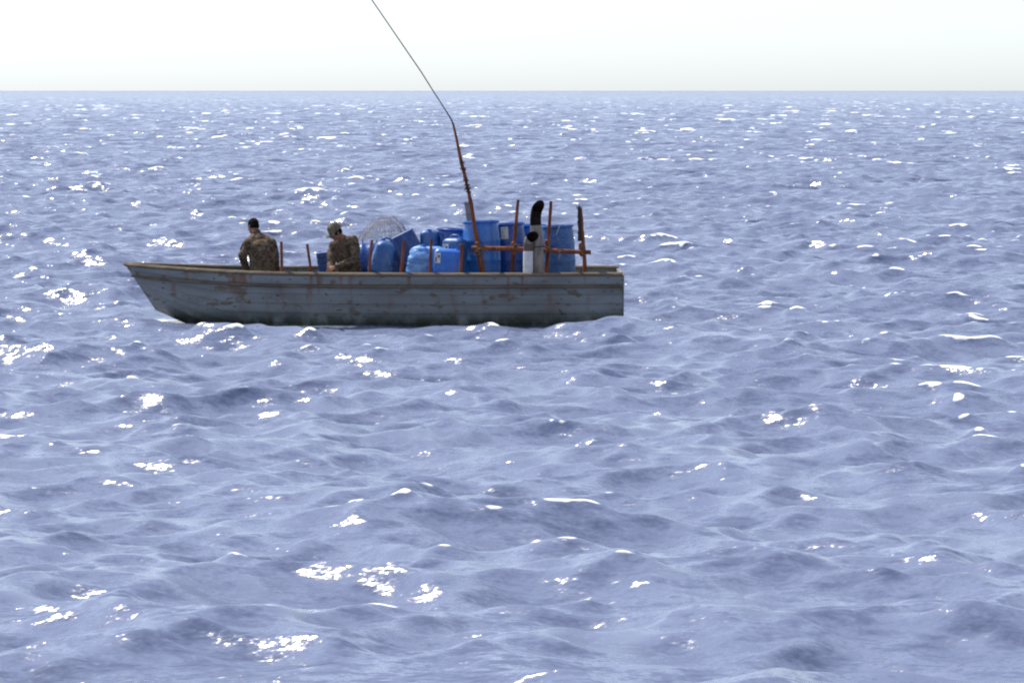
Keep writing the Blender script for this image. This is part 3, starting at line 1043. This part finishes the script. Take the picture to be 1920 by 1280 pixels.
def hand(mb, wrist, direction, normal, side, k=1.0, curl=.5):
    """palm and five fingers; normal = out of the back of the hand, side = towards the thumb"""
    d = Vector(direction).normalized(); n = Vector(normal); n = (n - d * n.dot(d)).normalized()
    s = Vector(side); s = (s - d * s.dot(d) - n * s.dot(n)).normalized()
    w_ = Vector(wrist)
    for o in (-.028, -.010, .010, .028):
        mb.capsule(w_ + s * o * .6 * k, w_ + d * .085 * k + s * o * k, .016 * k, .012 * k, 10)
    for o, ln in ((.031, .072), (.011, .082), (-.010, .076), (-.030, .060)):
        p = w_ + d * .082 * k + s * o * k
        a = .25 + curl * .4
        for seg, (l_, r_) in enumerate(((ln * .45, .0093), (ln * .32, .0085), (ln * .25, .0076))):
            dd = (d * math.cos(a) - n * math.sin(a)).normalized()
            q = p + dd * l_ * k
            mb.capsule(p, q, r_ * k, r_ * .92 * k, 8)
            p = q; a += curl * .75
    p = w_ + d * .03 * k + s * .030 * k
    for l_, r_, b in ((.036, .0125, .85), (.030, .0105, .6), (.026, .009, .4)):
        dd = (d + s * b - n * .5).normalized()
        q = p + dd * l_ * k
        mb.capsule(p, q, r_ * k, r_ * .92 * k, 8)
        p = q


def head(mb, c, f, u, k=1.0):
    r, f, u = frame(f, u)
    m = Matrix((r, f, u)).transposed()
    at = lambda x, y, z: Vector(c) + m @ Vector((x, y, z)) * k
    mb.ball(at(0, -.010, .025), .075 * k, .094 * k, .090 * k, m)
    mb.ball(at(0, .022, -.045), .058 * k, .066 * k, .070 * k, m)
    mb.ball(at(0, .060, -.092), .026 * k, .024 * k, .020 * k, m)       # chin
    mb.capsule(at(0, .084, .005), at(0, .100, -.028), .010 * k, .015 * k, 8)
    mb.ball(at(0, .080, -.060), .024 * k, .012 * k, .010 * k, m)       # lips
    mb.ball(at(0, .078, .022), .050 * k, .014 * k, .012 * k, m)        # brow
    for s in (-1, 1):
        mb.ball(at(s * .076, -.012, -.012), .009 * k, .020 * k, .032 * k, m)
        mb.ball(at(s * .042, .066, -.025), .018 * k, .016 * k, .018 * k, m)
    return m, at


def wrinkles(amp, fz=9.0, seed=0.0):
    def fn(p):
        q = Vector((p.x * 9 + seed, p.y * 9, p.z * fz))
        a = noise.noise(q); b = noise.noise(q * 2.3 + Vector((4, 1, 7)))
        ridged = 1 - 2 * abs(noise.noise(Vector((p.x * 5 + seed, p.y * 5 + 3, p.z * 13 + p.x * 8))))
        return amp * (.7 * a + .4 * b + .7 * ridged)
    return fn


def loft(mb, secs, seg=22):
    """secs: (centre, half-width vector, half-depth vector)"""
    return mb.rings([[Vector(c) + Vector(a) * math.cos(k / seg * 2 * math.pi) * (abs(math.cos(k / seg * 2 * math.pi)) ** -.12 if abs(math.cos(k / seg * 2 * math.pi)) > .01 else 1) + Vector(b) * math.sin(k / seg * 2 * math.pi) for k in range(seg)] for c, a, b in secs])


def person(J, label, cap_on):
    """J holds the joints as world points, body faces J['chest'] and the head J['look']"""
    base = J['root']
    root = thing('person', base, label, 'person')
    J = {k: (v - base if isinstance(v, Vector) and k not in ('chest', 'look', 'headup', 'root') else v) for k, v in J.items()}
    cf = Vector(J['chest']).normalized()
    across = (J['shR'] - J['shL']).normalized()
    # ---- the body: one continuous surface
    mb = MB()
    m, at = head(mb, J['head'], J['look'], J['headup'])
    mb.capsule(J['neck'], J['head'] - m @ Vector((0, .02, .04)), .064, .058, 14)
    chestc = (J['shL'] + J['shR']) / 2
    hipc = (J['hipL'] + J['hipR']) / 2
    spine = (chestc - hipc)
    dep = cf - spine.normalized() * cf.dot(spine.normalized()); dep.normalize()
    secs = []
    for u, hw, hd in ((-.10, .13, .10), (0, .165, .115), (.2, .15, .105), (.42, .145, .10), (.65, .165, .115), (.85, .17, .115), (1.0, .15, .09), (1.10, .09, .07)):
        secs.append((hipc + spine * u, across * hw, dep * hd))
    loft(mb, secs)
    for s in 'LR':
        mb.capsule(J['sh' + s], J['el' + s], .052, .041)
        mb.capsule(J['el' + s], J['wr' + s], .042, .027)
        mb.capsule(J['hip' + s], J['kn' + s], .082, .056)
        mb.capsule(J['kn' + s], J['an' + s], .055, .038)
        mb.capsule(J['an' + s] - cf * .04 - Vector((0, 0, .05)), J['an' + s] + cf * .14 - Vector((0, 0, .06)), .036, .032)
        d = (J['wr' + s] - J['el' + s]).normalized()
        inward = (J['shR'] - J['shL']).normalized() * (1 if s == 'L' else -1)
        nrm = -inward + Vector((0, 0, .6))
        hand(mb, J['wr' + s] + d * .015, d, nrm, cf + inward * .4 + Vector((0, 0, .3)), 1.0, .55)
    me = blob(mb, .0065, 3)
    link_mesh(me, 'body', M['skin'], root)
    for s in (-1, 1):
        MB().ball(at(s * .031, .081, .002), .012, .008, .008, m, 10).build('eye', M['eye'], root)
    # ---- jacket
    jb = MB()
    cu0 = (J['head'] - J['neck']).normalized()
    secs = []
    for u, hw, hd in J['jack']:
        secs.append((hipc + spine * u + (J['belly'] * math.sin(max(0, min(u, 1)) * math.pi) if 'belly' in J else Vector()), across * hw, dep * hd))
    loft(jb, secs, 26)
    for s in 'LR':
        jb.capsule(J['sh' + s] - (J['sh' + s] - chestc) * .25, J['sh' + s], .085, .075)
        jb.capsule(J['sh' + s], J['el' + s], .078, .066)
        jb.capsule(J['el' + s], J['el' + s].lerp(J['wr' + s], .94), .066, .047)
        jb.capsule(J['neck'] - Vector((0, 0, .035)), J['sh' + s] + Vector((0, 0, .0)), .075, .074)
    jb.capsule(chestc + (J['neck'] - chestc) * .4, J['neck'] - cu0 * .03, .085, .066, 16)
    me = blob(jb, .010, 5, wrinkles(.0085, 10, J['seed']))
    jk = link_mesh(me, 'jacket', M['camo'], root)
    # collar band and hem band
    cl = MB()
    cu = (J['head'] - J['neck']).normalized()
    cc = J['neck'] + cu * .022
    cl.tube([cc - cu * .02, cc + cu * .006, cc + cu * .020], [.077, .074, .070], 18, cap=False)
    cl.tube([cc + cu * .020, cc + cu * .006, cc - cu * .02], [.066, .067, .068], 18, cap=False)
    cl.build('collar', M['camo'], jk)
    for s in 'LR':
        # shoulder pocket flap on the sleeve
        p0 = J['sh' + s].lerp(J['el' + s], .42); dr = (J['el' + s] - J['sh' + s]).normalized()
        out_ = across * (1 if s == 'R' else -1)
        out_ = (out_ - dr * out_.dot(dr)).normalized()
        mm = Matrix((out_.cross(dr), dr, out_)).transposed()
        MB().box(p0 + out_ * .070, (.085, .11, .014), mm).build('sleeve_pocket', M['camo'], jk)
    # ---- trousers
    tb = MB()
    tsecs = []
    for u, hw, hd in ((-.16, .15, .12), (0, .185, .135), (.12, .18, .13), (.22, .165, .12)):
        tsecs.append((hipc + spine * u, across * hw, dep * hd))
    loft(tb, tsecs, 22)
    for s in 'LR':
        tb.capsule(J['hip' + s], J['kn' + s], .102, .078)
        tb.capsule(J['kn' + s], J['an' + s] + Vector((0, 0, .04)), .076, .062)
    me = blob(tb, .011, 5, wrinkles(.007, 12, J['seed'] + 5))
    tr = link_mesh(me, 'trousers', M['camo'], root)
    # ---- boots
    for s in 'LR':
        bb = MB()
        a = J['an' + s]
        bb.capsule(a + Vector((0, 0, .10)), a - Vector((0, 0, .03)), .056, .054)
        bb.capsule(a - cf * .045 - Vector((0, 0, .05)), a + cf * .16 - Vector((0, 0, .055)), .044, .042)
        bb.box(a + cf * .055 - Vector((0, 0, .095)), (.09, .28, .022), Matrix((cf.cross(Vector((0, 0, 1))), cf, Vector((0, 0, 1)))).transposed())
        me = blob(bb, .009, 3)
        link_mesh(me, 'boot', M['boot'], root)
    # ---- hair
    hb = MB()
    hb.ball(at(0, -.018, .034), .082, .097, .094, m)
    hb.ball(at(0, -.052, -.010), .073, .060, .062, m)
    for s in (-1, 1):
        hb.ball(at(s * .068, -.005, .010), .014, .040, .046, m)
    me = blob(hb, .007, 3, lambda p: .004 * noise.noise(p * 60))
    hr = link_mesh(me, 'hair', M['hair'], root)
    if cap_on:
        cb = MB()
        prof = [(1.03, 0), (1.04, .02), (1.02, .05), (.93, .085), (.72, .108), (.40, .120), (.05, .124)]
        rings = []
        for r_, z in prof:
            rings.append([at(math.cos(k / 30 * 2 * math.pi) * .086 * r_, -.016 + math.sin(k / 30 * 2 * math.pi) * .103 * r_, .030 + z) for k in range(30)])
        cb.rings(rings, False, True)
        cp = cb.build('cap', M['camo_cap'], root, angle=70)
        br = MB()
        up_, lo_ = [], []
        for i in range(15):
            a = R(-68 + 136 * i / 14)
            for q, lst in ((0, up_),):
                pass
            x, y = math.sin(a), math.cos(a)
            inn = (x * .086, -.016 + y * .103)
            outp = (x * .092, .02 + y * .150)
            dz = -.030 * (1 - abs(x)) * 0 - .022 * x * x
            up_.append((at(inn[0], inn[1], .040), at(outp[0], outp[1], .020 + dz)))
            lo_.append((at(inn[0], inn[1], .034), at(outp[0], outp[1], .014 + dz)))
        v = [p for q in up_ for p in q] + [p for q in lo_ for p in q]
        n2 = 30
        f = []
        for i in range(14):
            a = i * 2
            f += [[a, a + 1, a + 3, a + 2], [a + n2, a + 2 + n2, a + 3 + n2, a + 1 + n2], [a + 1, a + 1 + n2, a + 3 + n2, a + 3], [a, a + 2, a + 2 + n2, a + n2]]
        f += [[0, n2, n2 + 1, 1], [28, 29, 29 + n2, 28 + n2]]
        br.add(v, f)
        br.build('brim', M['camo_cap'], cp, angle=60)
        MB().ball(at(0, -.016, .155), .009, .009, .006, m, 8).build('button', M['camo_cap'], cp)
        st = MB()
        st.tube([at(math.sin(a) * .062, -.016 - math.cos(a) * .112, .036 + .012 * math.cos(a)) for a in [R(-60 + 12 * i) for i in range(11)]], .010, 6)
        st.capsule(at(.0, -.128, .046), at(.012, -.150, .052), .010, .006, 8)
        st.build('strap', M['tape'], cp)
    return root


yA = -.42
A = lambda x, y, dy=0.0: W(x, y, yA + dy)
foot = A(492, 605); foot.z = Z_FLOOR
person(dict(root=foot, head=A(474.5, 424.5, .21), look=Vector((-.55, .72, -.42)), headup=Vector((-.10, .32, .95)),
            neck=A(480.5, 438, .13), shL=A(466, 456, .06), shR=A(509, 456, .06),
            elL=A(454.5, 479, .02), elR=A(515.5, 482, .05), wrL=A(463, 507, .20), wrR=A(518, 510, .20),
            hipL=A(482, 512, .0), hipR=A(505, 512, .0), knL=A(480, 558, .06), knR=A(508, 558, .03),
            anL=A(477, 597, -.02), anR=A(510, 597, -.02), chest=Vector((-.15, 1, 0)), seed=1.0,
            jack=((.08, .18, .125), (.16, .192, .14), (.3, .188, .135), (.5, .188, .135), (.75, .196, .14), (.92, .19, .125), (1.03, .15, .10), (1.1, .09, .07))),
       'person in a camouflage jacket seen from behind, bare head of short dark hair bowed left', False)
yB = -.60
B = lambda x, y, dy=0.0: W(x, y, yB + dy)
foot = B(652, 605); foot.z = Z_FLOOR
person(dict(root=foot, head=B(628.5, 436, -.22), look=Vector((-.80, -.36, -.60)), headup=Vector((-.52, -.30, .80)),
            neck=B(643.5, 449.5, -.10), shL=B(662.5, 450.5, -.12), shR=B(626, 461, .06),
            elL=B(667, 486, -.22), elR=B(621, 494, -.04), wrL=B(630, 501, -.34), wrR=B(622, 516, -.22),
            hipL=B(668, 512, .04), hipR=B(646, 513, .14), knL=B(663, 558, -.02), knR=B(640, 558, .05),
            anL=B(664, 597, .02), anR=B(640, 597, .10), chest=Vector((-.5, -.86, 0)), seed=6.0,
            jack=((.08, .18, .13), (.16, .185, .14), (.3, .178, .135), (.5, .175, .135), (.75, .18, .14), (.92, .17, .125), (1.03, .13, .10), (1.08, .08, .07))),
       'person in a camouflage jacket and peaked cap facing left and looking down at their hands', True)
for o in list(bpy.data.objects):
    for k in ('_r', '_h'):
        if k in o:
            del o[k]
